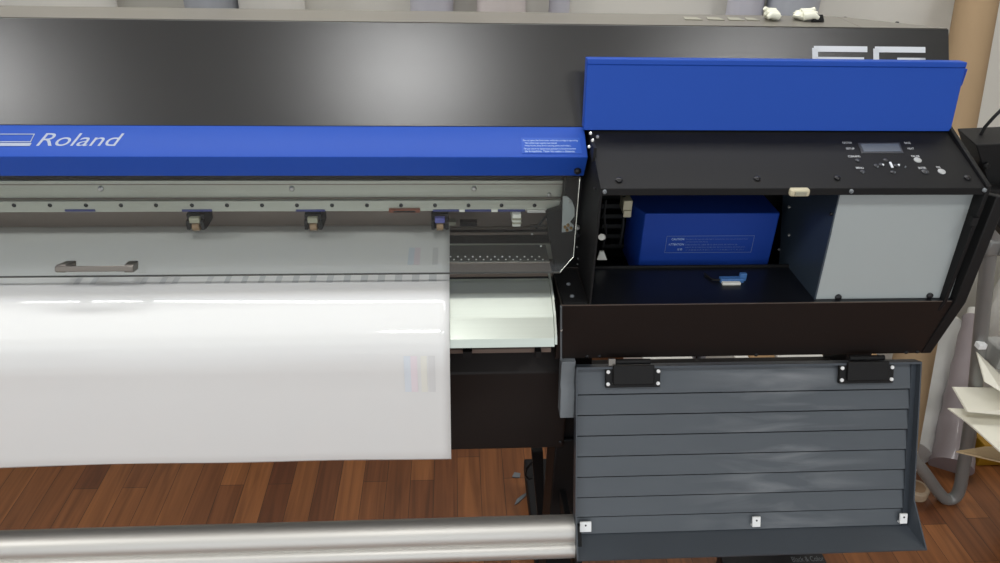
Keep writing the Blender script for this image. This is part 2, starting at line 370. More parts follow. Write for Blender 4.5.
p, q = at(527, 210.6, Y=Yr), at(552, 210.6, Y=Yr); l_ = MB(); l_.box(p.x, q.x, Yr-.004, Yr+.01, p.z-.003, p.z+.003); l_.box(q.x-.009, q.x-.005, Yr-.004, Yr+.01, p.z-.02, p.z); l_.build('end_bracket', 'screw', rail_o, bevel=.0005)
p, q = at(389, 210.8, Y=Yr-.004), at(420, 210.8, Y=Yr-.004); l_ = MB(); l_.box(p.x, q.x, Yr-.006, Yr+.002, p.z-.003, p.z+.003); cr = l_.build('cutter_strip', 'red_brown', rail_o)
l_ = MB(); l_.box(p.x+.008, q.x-.008, Yr-.0065, Yr-.004, p.z-.0022, p.z+.001); l_.build('cutter_slot', 'rubber', cr)
g = MB(); g.px([(Yb+.002, zr(168, Yb)), (Yb+.002, zr(180, Yb)), (Yb+.05, zr(180, Yb)), (Yb+.05, zr(168, Yb))], XL, XI); g.build('beam_gap_shade', 'rubber', P)  # black strip standing in for the shade in the gap above the beam
# dark recess under rail and platen strips
ZP = .967
g = MB(); g.px([(1.286, zr(211, 1.286)), (1.286, ZP-.03), (1.30, ZP-.03), (1.30, zr(205, 1.286))], XL, XI); g.build('back_plate', 'rail_dark', P)
def Yp(py, px=500, Z=ZP): return at(px, py, Z=Z).y
def strip(name, m, y0, y1, zo=0, x1=XI, x0=XL):
    a_, b2 = Yp(y0), Yp(y1); g = MB(); g.box(x0, x1, b2, a_, ZP-.03, ZP+zo); return g.build(name, m, P)
XAp = at(553, 277, Z=ZP).x
strip('grit_channel', 'rubber', 221, 241, -.004)
for i, (y0, y1) in enumerate(((222, 223.4), (226.6, 227.8), (232, 233))): strip('channel_rib', 'rail_dark' if i else 'rail', y0, y1, .0)
strip('platen_strip', 'rubber', 241.3, 243.6, -.001)
strip('platen_edge', 'rail', 243.6, 245, .0005)
pl = strip('platen', 'platen', 245, 261.5, 0, XAp)
for r_, py in enumerate((257, 259.8)):
    g = MB()
    for k in range(13):
        px = 450.5+7.4*k+r_*3.5
        p = at(px, py, Z=ZP); g.tube([p-V((0, 0, .0004)), p+V((0, 0, .0012))], .0015, 6)
    tag(g.build('suction_dot_row', 'white_screw', pl))
strip('platen_edge', 'bright', 261.3, 262.6, .001, XAp)
strip('front_platen', 'rail_dark', 262.6, 277, -.0005, XAp)
strip('platen_edge', 'rubber', 276.6, 277.8, -.0002, XAp)
# apron
aps = [(Yp(274), ZP-.0015), (1.0775, ZP-.002)]+[yz(500, q, Y=y_) for q, y_ in ((298, 1.036), (318, 1.0), (339, .972), (347.5, .966))]
g = MB(); n_ = len(aps)
g.px(aps+[(aps[-1][0]+.012, aps[-1][1]-.003), (1.09, ZP-.045)], XL, at(555, 335, Y=.97).x)
apr = g.build('paper_apron', 'apron', P)
p = at(555, 335, Y=.97)
g = MB(); g.px([(y, z+.004) for y, z in aps]+[(aps[-1][0]+.02, aps[-1][1]-.004), (1.09, ZP-.05)], p.x+.0005, p.x+.004); g.build('apron_end_plate', 'apron', apr)

# pinch rollers
for px in (197, 314, 440):
    c_ = at(px, 220, Y=1.22); xw = .0155
    g = MB(); g.box(c_.x-xw, c_.x+xw, 1.215, 1.26, c_.z-.016, c_.z+.014)
    po = g.build('pinch_roller', 'rubber', P, bevel=.002)
    g = MB(); g.box(c_.x-.009, c_.x+.009, 1.206, 1.216, c_.z+.000, c_.z+.01); g.build('roller_clip', 'purple' if px == 440 else 'beige_dim', po, bevel=.001)
    g = MB(); g.tube([(c_.x-.006, 1.212, c_.z-.009), (c_.x+.006, 1.212, c_.z-.009)], .0075, 14); g.build('roller_wheel', 'amber', po, smooth=True)
    for sx in (-1, 1):
        g = MB(); g.box(c_.x+sx*.0125-.003, c_.x+sx*.0125+.003, 1.206, 1.226, c_.z-.013, c_.z+.004); g.build('roller_arm', 'rubber', po, bevel=.001)
# white block on rail
c_ = at(516.5, 219, Y=1.2); g = MB(); g.box(c_.x-.0075, c_.x+.0075, 1.195, 1.25, c_.z-.013, c_.z+.011)
wb = g.build('white_block', 'white_plastic', P, bevel=.001)
for dz in (-.004, .004): g = MB(); g.box(c_.x-.0085, c_.x+.0085, 1.192, 1.2, c_.z+dz-.0025, c_.z+dz); g.build('block_rib', 'beige_dim', wb)
for a_, b2, y_ in ((449, 456, 223), (460, 477, 223.5)):
    p, q = at(a_, y_, Y=1.25), at(b2, y_, Y=1.25); g = MB(); g.box(p.x, q.x, 1.245, 1.26, p.z-.003, p.z+.004); g.build('channel_clip', 'beige_dim' if a_ == 449 else 'rubber', P)
# black link hardware right of the platen
g = MB()
for a_, b2 in (((536, 228), (548, 214)), ((530, 226), (546, 226)), ((548, 214), (549, 240))):
    g.tube([at(*a_, Y=1.2), at(*b2, Y=1.2)], .0025, 8)
g.build('tension_linkage', 'rubber', P)
for q in ((532, 234), (541, 246), (544, 263)): disc('screw', 'screw', at(*q, Y=1.16), (0, -1, .4), .002, .002, P)

# inner right chassis plate seen beside the platen
X1 = at(556, 190, Y=1.2).x
g = MB(); g.prism([at(*q, Y=1.19) for q in ((566, 178), (591, 178), (586, 272), (555, 272), (550, 240), (546, 213), (560, 209), (565, 196))], (0, .03, 0)); g.build('inner_end_plate', 'black', P, bevel=.001)
g = MB(); g.prism([at(*q, Y=1.18) for q in ((563, 196.5), (567, 196.5), (572, 201), (574.5, 208), (574.5, 216), (570, 222), (574, 226), (572, 231), (562, 232.5))], (0, .003, 0)); cp = g.build('carriage_end_plate', 'grey_panel', P)
disc('screw', 'screw', at(570, 201, Y=1.18), (0, -1, 0), .0025, .003, cp); 
for q in ((565, 227), (568, 225), (571, 228), (567, 230)): disc('brass_contact', 'gold', at(*q, Y=1.179), (0, -1, 0), .0028, .004, cp)
for q, m_ in (((577.5, 227), 'screw'), ((578, 234.5), 'dark_screw')): disc('cable_clamp', m_, at(*q, Y=1.15), (0, -1, 0), .004, .006, P)
for q in ((577, 247), (578, 258.5), (577.5, 264)): disc('screw', 'screw', at(*q, Y=1.15), (0, -1, 0), .0014, .002, P)

# ---------------------------------------------------------------- right-hand housing
YF = 1.03
A_ = V(yz(750, 188.5, Y=YF)); B_ = V(yz(750, 130.5, Y=1.163))
XP0 = at(602, 189, Y=YF).x; XP1 = at(986, 188.5, Y=YF).x
lipZ = at(750, 195.5, Y=YF).z
g = MB(); g.px([(A_.x, A_.y), (B_.x, B_.y), (B_.x+.01, B_.y-.012), (A_.x+.02, A_.y-.018), (A_.x+.02, lipZ), (A_.x, lipZ)], XP0, XP1)
cpan = g.build('control_panel', 'black', P, bevel=.0012)
pd = V((0, B_.x-A_.x, B_.y-A_.y)).normalized(); pn = V((1, 0, 0)).cross(pd)
def on_p(px, py):
    r = R @ V((px-CX, CY-py, -F)); t = (V((0, A_.x, A_.y))-CP).dot(pn)/r.dot(pn); return CP+r*t
for q in ((597.5, 137.5, .0028, 'screw'), (619, 180.5, .0055, 'dark_screw'), (757, 179, .005, 'dark_screw'), (837, 178.5, .005, 'dark_screw'), (967, 178.3, .0055, 'dark_screw'), (957.5, 138, .002, 'screw')):
    disc('screw', q[3], on_p(q[0], q[1]), pn, q[2], .004, cpan)
for q in ((604.5, 191.5), (851, 191), (984, 190)): disc('screw', 'grey_cap', at(*q, Y=YF), (0, -1, 0), .0034, .004, cpan)
# display
g = MB(); qd(g, [on_p(*q) for q in ((863.5, 152.2), (901, 152), (898, 144.2), (860, 144.5))], pn, .0002, .0012)
bz = MB(); qd(bz, [on_p(*q) for q in ((861.5, 153.6), (903.5, 153.6), (899.5, 142.8), (857.5, 143.2))], pn, 0, .0008); bzo = bz.build('display_bezel', 'key', cpan)
g.build('display', 'display', bzo)
for s_, x, y, w_ in (('FUNCTION', 843, 143.8, 9), ('SETUP', 846.5, 149.6, 8.5), ('CLEANING', 848.5, 157.4, 12), ('MENU', 856.5, 169, 7.5), ('BASE', 905, 144, 6), ('HEAT', 908, 149.6, 6.5), ('PAUSE', 912, 157.3, 8), ('ENTER', 919, 169, 7.5), ('POWER', 937, 168.4, 4)):
    p = on_p(x, y); text('key_legend', s_, 'legend', cpan, p, (1, 0, 0), pd, width=on_p(x+w_, y).x-p.x, height=.0048, bold=.015)
for q, r_, m_ in (((917.5, 160.3), .0062, 'button'), ((941.5, 171.8), .0062, 'button'), ((857.5, 160.6), .004, 'key'), ((862.5, 172), .004, 'key'), ((925, 172), .006, 'key'), ((881, 165), .004, 'key'), ((885.5, 160.5), .004, 'key'), ((896, 166), .004, 'key'), ((892.5, 172.5), .004, 'key'), ((876, 166), .004, 'key')):
    disc('button', m_, on_p(*q), pn, r_, .002, cpan)
for q in ((882.5, 165.4), (898.3, 165.6)): disc('arrow_mark', 'white', on_p(*q), pn, .0022, .0026, cpan, 8)
g = MB(); qd(g, [on_p(*q) for q in ((891, 168.5), (893, 168.5), (890.5, 163), (888.5, 163))], pn, .001, .0015); g.build('arrow_mark', 'white', cpan)
for q in ((857.5, 161.5), (863, 173.3), (877.5, 167.5), (905, 167.5), (894.5, 173.3), (926, 173.3)): disc('indicator', 'grey_cap', on_p(*q), pn, .0013, .003, cpan, 6)

# side plates: profile in Y/Z of the housing cheek
fb = V(yz(750, 303.7, Y=YF)); lb = V(yz(750, 355.8, Y=1.06))
fb2 = (fb.x, fb.y); YBk = 1.31
g = MB(); g.px([(A_.x, A_.y), (B_.x, B_.y), (B_.x+.012, B_.y-.004), (YBk, B_.y-.03), (YBk, fb.y), (fb.x, fb.y)], XP0-.002, XP0+.0015)
spl = g.build('left_side_plate', 'black', P, bevel=.0006)
for q in ((595.5, 188.5),): disc('screw', 'dark_screw', at(q[0], q[1], X=XP0-.002), (-1, 0, 0), .003, .003, spl)
# right cheek
XK0 = at(953, 303, Y=YF).x; XK1 = XK0+.02
XP1 = XK1
XPR = at(986, 188.5, Y=YF).x
g = MB(); g.px([(A_.x-.002, A_.y+.004), (B_.x+.012, B_.y+.012), (YBk, B_.y-.02), (YBk, lb.y+.01), (lb.x+.01, lb.y), (fb.x-.002, fb.y)], XPR, XPR+.007)
chk = g.build('right_side_plate', 'black', P, bevel=.001)
g = MB(); g.px([(A_.x-.004, A_.y-.012), (A_.x+.06, A_.y-.03), (lb.x+.07, lb.y), (lb.x-.001, lb.y), (fb.x-.004, fb.y)], XK0, XK1); g.build('corner_post', 'rubber', chk, bevel=.002)
g = MB(); p = at(974, 218, Y=YF-.004); g.box(p.x-.004, p.x+.006, YF-.008, YF, p.z-.012, p.z+.002); g.build('latch_stop', 'rubber', chk)
# rear wall and roof of the cavity
g = MB(); g.box(XP0+.0015, XK0, YBk-.01, YBk, fb.y-.06, B_.y-.03); g.build('cavity_back', 'rubber', P)
XTray0 = at(562, 305, Y=YF).x
# tray / front lower panel
g = MB(); ZF = fb.y; yb = at(700, 268.5, Z=ZF).y
g.px([(fb.x, ZF), (yb, ZF), (yb, ZF+.004), (yb+.004, ZF+.004), (yb+.004, ZF-.05), (lb.x+.03, lb.y), (lb.x, lb.y)], XTray0, XK0)
low = g.build('lower_front_panel', 'black_brown', P, bevel=.001)
g = MB(); g.box(XP0+.002, XK0, fb.x+.002, yb, ZF, ZF+.0012); tray = g.build('tray_surface', 'black_gloss', P)
g = MB(); g.box(XTray0, XK0-.004, fb.x-.0006, fb.x+.001, ZF, ZF+.0018); g.build('tray_edge', 'handle', low)
g = MB(); g.box(XTray0, XK0, yb, YBk, ZF-.06, ZF-.055); g.build('cavity_floor', 'rubber', P)
g = MB(); g.box(XP0+.002, XK0, yb-.002, yb+.004, ZF+.001, ZF+.006); g.build('tray_ridge', 'rubber', P, bevel=.001)
lpn = V((0, -(fb.y-lb.y), (fb.x-lb.x))).normalized()
for q in ((587, 356.3), (599.5, 356), (756, 354.5), (906, 352), (917, 351.5)):
    r = R @ V((q[0]-CX, CY-q[1], -F)); t = (V((0, lb.x, lb.y))-CP).dot(lpn)/r.dot(lpn); disc('screw', 'dark_screw', CP+r*t, lpn, .0035, .003, low)
# left block with two screws beside the platen
g = MB(); za = ZF+.003
g.prism([at(*q, Z=ZF) for q in ((563, 304.5), (588, 304.5), (576.5, 270.5), (552, 270.5))], (0, 0, .003)); blk = g.build('corner_cover', 'black', P, bevel=.0008)
for q in ((568.5, 284.5), (572, 296.5)): disc('screw', 'grey_cap', at(*q, Z=ZF+.003), (0, 0, 1), .0038, .003, blk)
g = MB(); g.tube([at(553, 272, Y=1.14), at(561.5, 305, Y=YF-.003)], .0012, 6); g.build('corner_edge', 'handle', blk)
g = MB(); a_, b2 = at(561, 306, Y=YF-.001), at(561, 361, Y=1.058); g.tube([a_, b2], .0018, 6); g.build('panel_edge', 'grey_cap', low)
disc('screw', 'screw', at(561.5, 330, Y=YF+.01), (-.5, -1, 0), .002, .003, low)
# blue maintenance cap box
YC = 1.175
zc1 = at(700, 213.5, Y=YC).z; zc0 = at(700, 262.5, Y=YC).z
x0, x1 = at(645.5, 213.5, Y=YC).x, at(780, 213.5, Y=YC).x
g = MB(); dch = .012
prof = [(x0-dch, YC+.03), (x0, YC), (x1, YC), (x1+.001, YC+.004), (x1+.001, YC+.085), (x0-dch, YC+.085)]
g.loft([(x, y, zc0-.02) for x, y in prof], [(x, y, zc1) for x, y in prof])
cap = g.build('carriage_cap', 'blue2', P, bevel=.0022, seg=3)
def on_c(px, py): return at(px, py, Y=YC-.0003)
fr = MB()
c0, c1 = on_c(667, 236), on_c(751, 252.3)
for (xa, xb_, za_, zb_) in ((c0.x, c1.x, c0.z, c0.z-.0007), (c0.x, c1.x, c1.z, c1.z+.0007), (c0.x, c0.x+.0007, c1.z, c0.z), (c1.x, c1.x-.0007, c1.z, c0.z)):
    fr.box(min(xa, xb_), max(xa, xb_), YC-.0006, YC+.001, min(za_, zb_), max(za_, zb_))
fr.build('caution_frame', 'text_dim', cap)
for s_, x, y, w_, h_ in (('CAUTION', 671.5, 240.2, 12.5, .0042), ('ATTENTION', 668.5, 245.4, 15, .0042), ('注意', 677, 250.3, 5, .0042), ('Disconnect the head unit cable before removing this cover from the machine frame', 685.5, 240, 62, .003), ('and keep it closed while moving', 685.5, 242.6, 22, .003), ('Debrancher le cable de la tete avant de retirer ce', 685, 245.3, 52, .003), ('capot de la machine et garder ferme pendant le transport', 685, 248, 60, .003), ('この部品を外す前にケーブルを抜いてください', 685.5, 250.6, 58, .003)):
    p = on_c(x, y); text('caution_text', s_, 'text_pale' if w_ < 16 else 'text_dim', cap, p, (1, 0, 0), (0, 0, 1), width=on_c(x+w_, y).x-p.x, height=h_)
# beige block and bits inside cavity
p, q = at(624, 201, Y=1.2), at(631, 216.5, Y=1.2); g = MB(); g.box(p.x, q.x, 1.2, 1.23, q.z+.006, p.z); g.box(p.x+.001, q.x-.001, 1.196, 1.2, q.z, q.z+.013)
g.build('sensor_block', 'beige', P, bevel=.001)
g = MB(); g.tube([at(601.5, 237, Y=1.1), at(603, 237, Y=1.13)], .0055, 14); g.build('white_plug', 'white_plastic', P, smooth=True)
g = MB(); g.prism([at(*q, Y=1.16) for q in ((597, 260), (607, 260), (604, 251.5), (600, 251.5))], (0, .004, 0)); g.build('white_tag', 'white_plastic', P)
g = MB()
for i in range(5):
    p = at(612, 205+i*10, Y=1.24); g.box(p.x-.02, p.x+.022, 1.235, 1.26, p.z-.005, p.z+.004)
g.tube([at(624, 196, Y=1.22), at(623, 226, Y=1.2), at(620, 244, Y=1.2)], .003, 8)
g.build('drive_mechanism', 'rubber', P, bevel=.001)
g = MB(); g.tube([at(606, 200, Y=1.13), at(604, 215, Y=1.12), at(606, 232, Y=1.12), at(603, 246, Y=1.13)], .0022, 8); g.build('black_wire', 'black', P, smooth=True)
# grey box at right
XG0 = at(813, 300, Y=YF+.012).x; XG1 = XK0-.001
g = MB(); g.px([(YF+.022, lipZ), (YF+.010, ZF+.001), (YF+.02, ZF+.001), (1.2, ZF+.001), (1.2, lipZ)], XG0+.002, XG1)
gb = g.build('electronics_box', 'grey_panel', P, bevel=.0008)
for q in ((838, 297), (929.5, 295.5)): disc('screw', 'dark_screw', at(*q, Y=YF+.01), (0, -1, 0), .0055, .004, gb)
disc('screw', 'dark_screw', at(831.5, 214, X=XG0-.001), (-1, 0, 0), .003, .003, gb)
xs = XG0
g = MB(); g.prism([at(*q, X=xs) for q in ((840, 190), (813.5, 302), (797, 286.5), (790, 285.5), (778.5, 271), (783, 190))], (.003, 0, 0)); sp_ = g.build('box_side_plate', 'side_panel', gb)
for q in ((789.5, 207), (789.5, 235), (779.5, 249.5), (801, 297)): disc('screw', 'screw', at(q[0], q[1], X=xs), (-1, 0, 0), .0028, .003, sp_)
g = MB(); p = at(799.5, 192.5, Y=YF-.004); g.box(p.x-.0155, p.x+.0155, YF-.008, YF+.004, p.z-.006, p.z+.006); dd = g.build('port_connector', 'beige', cpan, bevel=.003)
g = MB(); g.box(p.x-.009, p.x+.009, YF-.010, YF-.007, p.z-.003, p.z+.003); g.build('connector_face', 'beige_dim', dd)
# connector lying on the tray
p, q = at(721, 281, Z=ZF+.006), at(741, 281, Z=ZF+.006)
cn_o = thing('blue_cable_connector', (p.x, p.y, ZF+.0012), 'small blue and white cable connector lying on the black tray', 'connector')
g = MB(); g.box(p.x, q.x+.006, p.y, p.y+.012, ZF+.0012, ZF+.009); g.box(q.x, q.x+.012, p.y+.006, p.y+.013, ZF+.0012, ZF+.016); g.build('shell', 'conn_blue', cn_o, bevel=.001)
g = MB(); g.box(p.x+.001, q.x-.002, p.y-.008, p.y, ZF+.0012, ZF+.006); g.build('plug', 'white_plastic', cn_o, bevel=.001)
g = MB(); g.tube([(p.x, p.y+.006, ZF+.004), (p.x-.012, p.y+.008, ZF+.004), (p.x-.02, p.y+.03, ZF+.004)], .0022, 8); g.build('cable', 'rubber', cn_o, smooth=True)

# blue lid, tipped open
Lb = V(yz(750, 130.8, Y=1.158)); Lt = V(yz(750, 60, Y=1.176)); Lm = V(yz(750, 66, Y=1.1745))
def xl(px, py, yy): return at(px, py, Y=yy).x
l0, l1 = at(583.5, 131, Y=Lb.x).x, at(950, 130.5, Y=Lb.x).x
u0, u1 = at(587.5, 58, Y=Lt.x).x, at(967.5, 63, Y=Lt.x).x
th = .02
xa, xb2 = (l0+u0)/2, (l1+u1)/2
g = MB(); g.px([(Lb.x, Lb.y), (Lm.x, Lm.y), (Lm.x-.002, Lm.y+.001), (Lt.x-.002, Lt.y), (Lt.x+th, Lt.y-.002), (Lb.x+th, Lb.y+.002)], xa, xb2)
lid = g.build('top_lid', 'blue', P, bevel=.0012)
g = MB(); p = at(969, 69, Y=Lt.x); q = at(964, 86, Y=Lt.x); g.box(xb2-.001, xb2+.006, Lt.x, Lt.x+.012, q.z, p.z); g.build('lid_tab', 'blue2', lid, bevel=.001)
g = MB(); g.box(XB+.004, XB+.009, 1.10, 1.13, barT.y-.03, barT.y-.008); hg = g.build('lid_hinge', 'rubber', lid)
for q in ((590.5, 133.5), (592.5, 140.5), (589, 146.8)): disc('screw', 'bright', at(*q, Y=1.1), (0, -1, .3), .0026, .003, hg)

# front door hanging open
hinge = V(yz(750, 365.3, Y=1.045)); ang = math.radians(24)
dd_ = V((0, -math.sin(ang), -math.cos(ang)))            # down along the door
dn = V((0, -math.cos(ang), math.sin(ang)))              # toward the viewer
def on_d(px, py, o=0):
    r = R @ V((px-CX, CY-py, -F)); t = (V((0, hinge.x, hinge.y))+dn*o-CP).dot(dn)/r.dot(dn); return CP+r*t
D0 = on_d(575, 400).x; D1 = on_d(913, 400).x
L = (on_d(740, 529)-V((on_d(740, 529).x, hinge.x, hinge.y))).length
O = V((0, hinge.x, hinge.y))
def dp(x, s, o): return V((x, 0, 0))+O+dd_*s+dn*o
D2 = on_d(905.5, 440).x
g = MB()
rows = [-.002]+[(on_d(577, q)-V((on_d(577, q).x, hinge.x, hinge.y))).length for q in (394.7, 415.3, 435.9, 456.5, 477, 497.3, 516.8)]+[L]
ns = len(rows)-1
for i in range(ns):                      # overlapping boards pressed in the plastic
    g.loft([dp(D0+.003, rows[i]+.0016, .0), dp(D0+.003, rows[i+1]-.0016, .0045), dp(D0+.003, rows[i+1]-.0016, -.01), dp(D0+.003, rows[i]+.0016, -.01)],
           [dp(D2, rows[i]+.0016, .0), dp(D2, rows[i+1]-.0016, .0045), dp(D2, rows[i+1]-.0016, -.01), dp(D2, rows[i]+.0016, -.01)])
g.loft([dp(D0, 0, -.008), dp(D0, L, -.008), dp(D0, L, -.012), dp(D0, 0, -.012)], [dp(D2, 0, -.008), dp(D2, L, -.008), dp(D2, L, -.012), dp(D2, 0, -.012)])
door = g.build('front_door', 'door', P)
fl = .012
g = MB()
g.loft([dp(D0, -.004, fl), dp(D0, -.004, -.012), dp(D0, 0, -.012), dp(D0, 0, fl)], [dp(D2+.0145, -.004, fl), dp(D2+.0145, -.004, -.012), dp(D2+.0145, 0, -.012), dp(D2+.0145, 0, fl)])
g.build('door_top_flange', 'door_edge', door)
bot = dp(0, L, 0); bo = V((0, on_d(750, 555).y, 0)); tgt = None
# bottom flange runs forward, a little downward
bz_ = bot.z-.012; bp = at(750, 555, Z=bz_)
for (n1, xA, xB) in (('left', D0, D0+.0025), ('right', D2+.012, D2+.0145)):
    g = MB()
    pts = [dp(0, -.004, fl), dp(0, -.004, -.012), dp(0, L+.004, -.012), dp(0, L+.004, 0), V((0, bp.y, bp.z)), dp(0, L-.055, fl+.004)]
    fx = .014 if n1 == 'right' else 0; sk = [V((fx*k, 0, 0)) for k in (0, 0, 0, 0, 1, .0)]; g.loft([p+q+V((xA, 0, 0)) for p, q in zip(pts, sk)], [p+q+V((xB, 0, 0)) for p, q in zip(pts, sk)]); g.build('door_side_flange', 'door_edge', door)
g = MB(); g.loft([V((D0, 0, 0))+p for p in (bot, V((0, bp.y, bp.z)), V((0, bp.y, bp.z-.003)), bot-V((0, 0, .004)))], [V((D2+.0145+q, 0, 0))+p for p, q in ((bot, 0), (V((0, bp.y, bp.z)), .014), (V((0, bp.y, bp.z-.003)), .014), (bot-V((0, 0, .004)), 0))])
g.build('door_bottom_flange', 'door_edge', door)
g = MB(); g.loft([dp(D2, 0, .004), dp(D2, L, .006), dp(D2, L, -.01), dp(D2, 0, -.01)], [dp(D2+.0125, 0, .001), dp(D2+.0125, L, .001), dp(D2+.0125, L, -.01), dp(D2+.0125, 0, -.01)]); g.build('door_side_rib', 'door_edge', door)
# hinges
for xs_, ys_ in (((604.5, 658.5), 381), ((836.5, 890), 378)):
    a_, b2 = on_d(xs_[0], ys_-7).x, on_d(xs_[1], ys_-7).x
    g = MB(); g.loft([dp(a_, -.002, .004), dp(a_, .034, .004), dp(a_, .034, .012), dp(a_, 0, .012)], [dp(b2, -.002, .004), dp(b2, .034, .004), dp(b2, .034, .012), dp(b2, 0, .012)])
    hg = g.build('door_hinge', 'rubber', door, bevel=.001)
    mid = (a_+b2)/2
    g = MB(); g.loft([dp(a_+.012, -.005, .010), dp(a_+.012, .028, .010), dp(a_+.012, .028, .018), dp(a_+.012, -.008, .018)], [dp(b2-.012, -.005, .010), dp(b2-.012, .028, .010), dp(b2-.012, .028, .018), dp(b2-.012, -.008, .018)]); g.build('hinge_housing', 'rubber', hg, bevel=.002)
    g = MB(); g.tube([dp(a_+.018, -.012, .008), dp(b2-.018, -.012, .008)], .005, 12); g.build('hinge_barrel', 'black', hg, smooth=True)
    if xs_[0] < 700:
        g = MB(); g.obox(dp(a_+.011, -.012, .008), V((.006, 0, 0)), dd_*.006, dn*.003); g.build('hinge_clip', 'handle', hg)
    for x_ in (a_+.004, b2-.004):
        for s_ in (.005, .027): disc('screw', 'white_screw', dp(x_, s_, .012), dn, .0034, .003, hg)
# latch brackets
for (px, py, hw) in ((584.5, 527, .0105), (753, 546, .0075), (900, 517.5, .007)):
    if px == 752: c_ = at(753, 546, Z=bp.z+.009)
    else: c_ = dp(on_d(px, py).x, L-.016 if px > 800 else L-.018, .01)
    g = MB(); g.obox(c_, V((hw, 0, 0)), dd_*.0095, dn*.002); g.obox(c_-dn*.005+dd_*.008, V((hw, 0, 0)), dd_*.0015, dn*.006)
    lb_ = g.build('latch_bracket', 'white_screw', door, bevel=.0006); disc('bracket_hole', 'dark_screw', c_+dn*.002-dd_*.003, dn, .0017, .0008, lb_)
for (px, py) in ((917, 436), (916.5, 452), (915.5, 470)): disc('rivet', 'screw', at(px, py, X=D2+.0145), (1, 0, 0), .0015, .002, door)

# ---------------------------------------------------------------- stand
Yb0 = 1.08
zt = at(500, 360, Y=Yb0).z; zb_ = at(500, 449, Y=Yb0).z; zm = at(500, 373, Y=Yb0).z
XS1 = XK0
g = MB(); g.px([(Yb0, zb_), (Yb0, zm), (Yb0+.03, zm+.035), (Yb0+.12, zm+.04), (Yb0+.12, zb_)], XL, D0-.002)
beam2 = g.build('stand_beam', 'black_brown', P, bevel=.003)
g = MB(); g.px([(1.09, ZP-.05), (1.09, ZP-.085), (1.16, zm+.03), (1.3, zm+.03), (1.3, ZP-.05)], XL, XTray0); g.build('underside_cover', 'black', P)
g = MB(); p = at(500, 351, Y=1.05); g.px([(1.05, p.z-.004), (1.05, p.z+.004), (1.09, p.z+.02), (1.09, p.z-.004)], XL, XTray0-.01); ub = g.build('media_sensor_bar', 'rail_dark', P)
for q in ((463, 472), (535, 541)):
    p, q2 = at(q[0], 353, Y=1.04), at(q[1], 353, Y=1.04); g = MB(); g.box(p.x, q2.x, 1.035, 1.05, p.z-.007, p.z+.006); g.build('bar_clamp', 'rubber', ub)
disc('screw', 'dark_screw', at(560.5, 442, Y=Yb0), (0, -1, 0), .004, .003, beam2)
# grey bent cover plate left of the door
p0, p1, p2, p3 = at(567, 362, Y=1.05), at(567, 383, Y=1.045), at(567, 391, Y=1.035), at(567, 418, Y=1.02)
xg0, xg1 = at(561, 370, Y=1.05).x, at(575, 370, Y=1.05).x
g = MB(); g.px([(p.y, p.z) for p in (p0, p1, p2, p3)]+[(p3.y+.03, p3.z), (p0.y+.03, p0.z)], xg0, xg1); g.build('stand_end_cap', 'grey_cap', P, bevel=.0008)
def leg(x0, x1, y0, y1, left=False):
    g = MB(); g.box(x0, x1, y0, y1, .09, zb_+.01)
    lo = g.build('stand_leg', 'black', P, bevel=.003)
    g = MB(); g.box(x0-.005, x1+.005, .86, 1.55, .06, .1); fo = g.build('stand_foot', 'black', lo, bevel=.004)
    for y_ in (.9, 1.5):
        g = MB(); xm = (x0+x1)/2
        g.tube([(xm-.012, y_, .03), (xm+.012, y_, .03)], .03, 20); g.build('caster_wheel', 'rubber', fo, bevel=.002)
lx0, lx1 = at(550, 480, Y=1.12).x, at(577, 480, Y=1.12).x
leg(lx0, lx1+.01, 1.09, 1.19)
g = MB(); q0, q1 = at(537, 452, Y=1.25), at(544, 520, Y=1.25)
g.loft([q0+V((-.012, 0, 0)), q0+V((.014, 0, 0)), q0+V((.014, .04, 0)), q0+V((-.012, .04, 0))], [q1+V((-.008, 0, -.06)), q1+V((.006, 0, -.06)), q1+V((.006, .04, -.06)), q1+V((-.008, .04, -.06))])
g.build('stand_brace', 'black', P, bevel=.002)
g = MB(); g.tube([at(*q, Y=1.2) for q in ((532, 462), (527, 468), (525.5, 475), (529, 479), (533, 478))], .0025, 8); g.build('power_cord', 'rubber', P, smooth=True)
leg(XL+.1, XL+.17, 1.09, 1.19)
leg(XK0-.05, XK1-.01, 1.2, 1.28)
g = MB(); g.box(lx0, XK1-.01, 1.2, 1.26, zb_+.02, zb_+.08); g.build('stand_beam', 'black_brown', P, bevel=.003)
g = MB(); g.box(XK0-.045, XK1-.012, 1.2, 1.28, zb_, lb.y+.02); g.build('stand_upright', 'black', P)
g = MB(); g.box(lx0, lx1, 1.1, 1.2, zb_, lb.y+.02); g.build('stand_upright', 'black', P)
g = MB(); g.px([(.98, ZP-.04), (barT.x, barT.y+.0), (covT.x, covT.y), (topB.x, topB.y), (topB.x+.1, 1.0), (1.3, .75), (1.08, .72)], XL-.04, XL); g.build('left_side_plate', 'black', P)
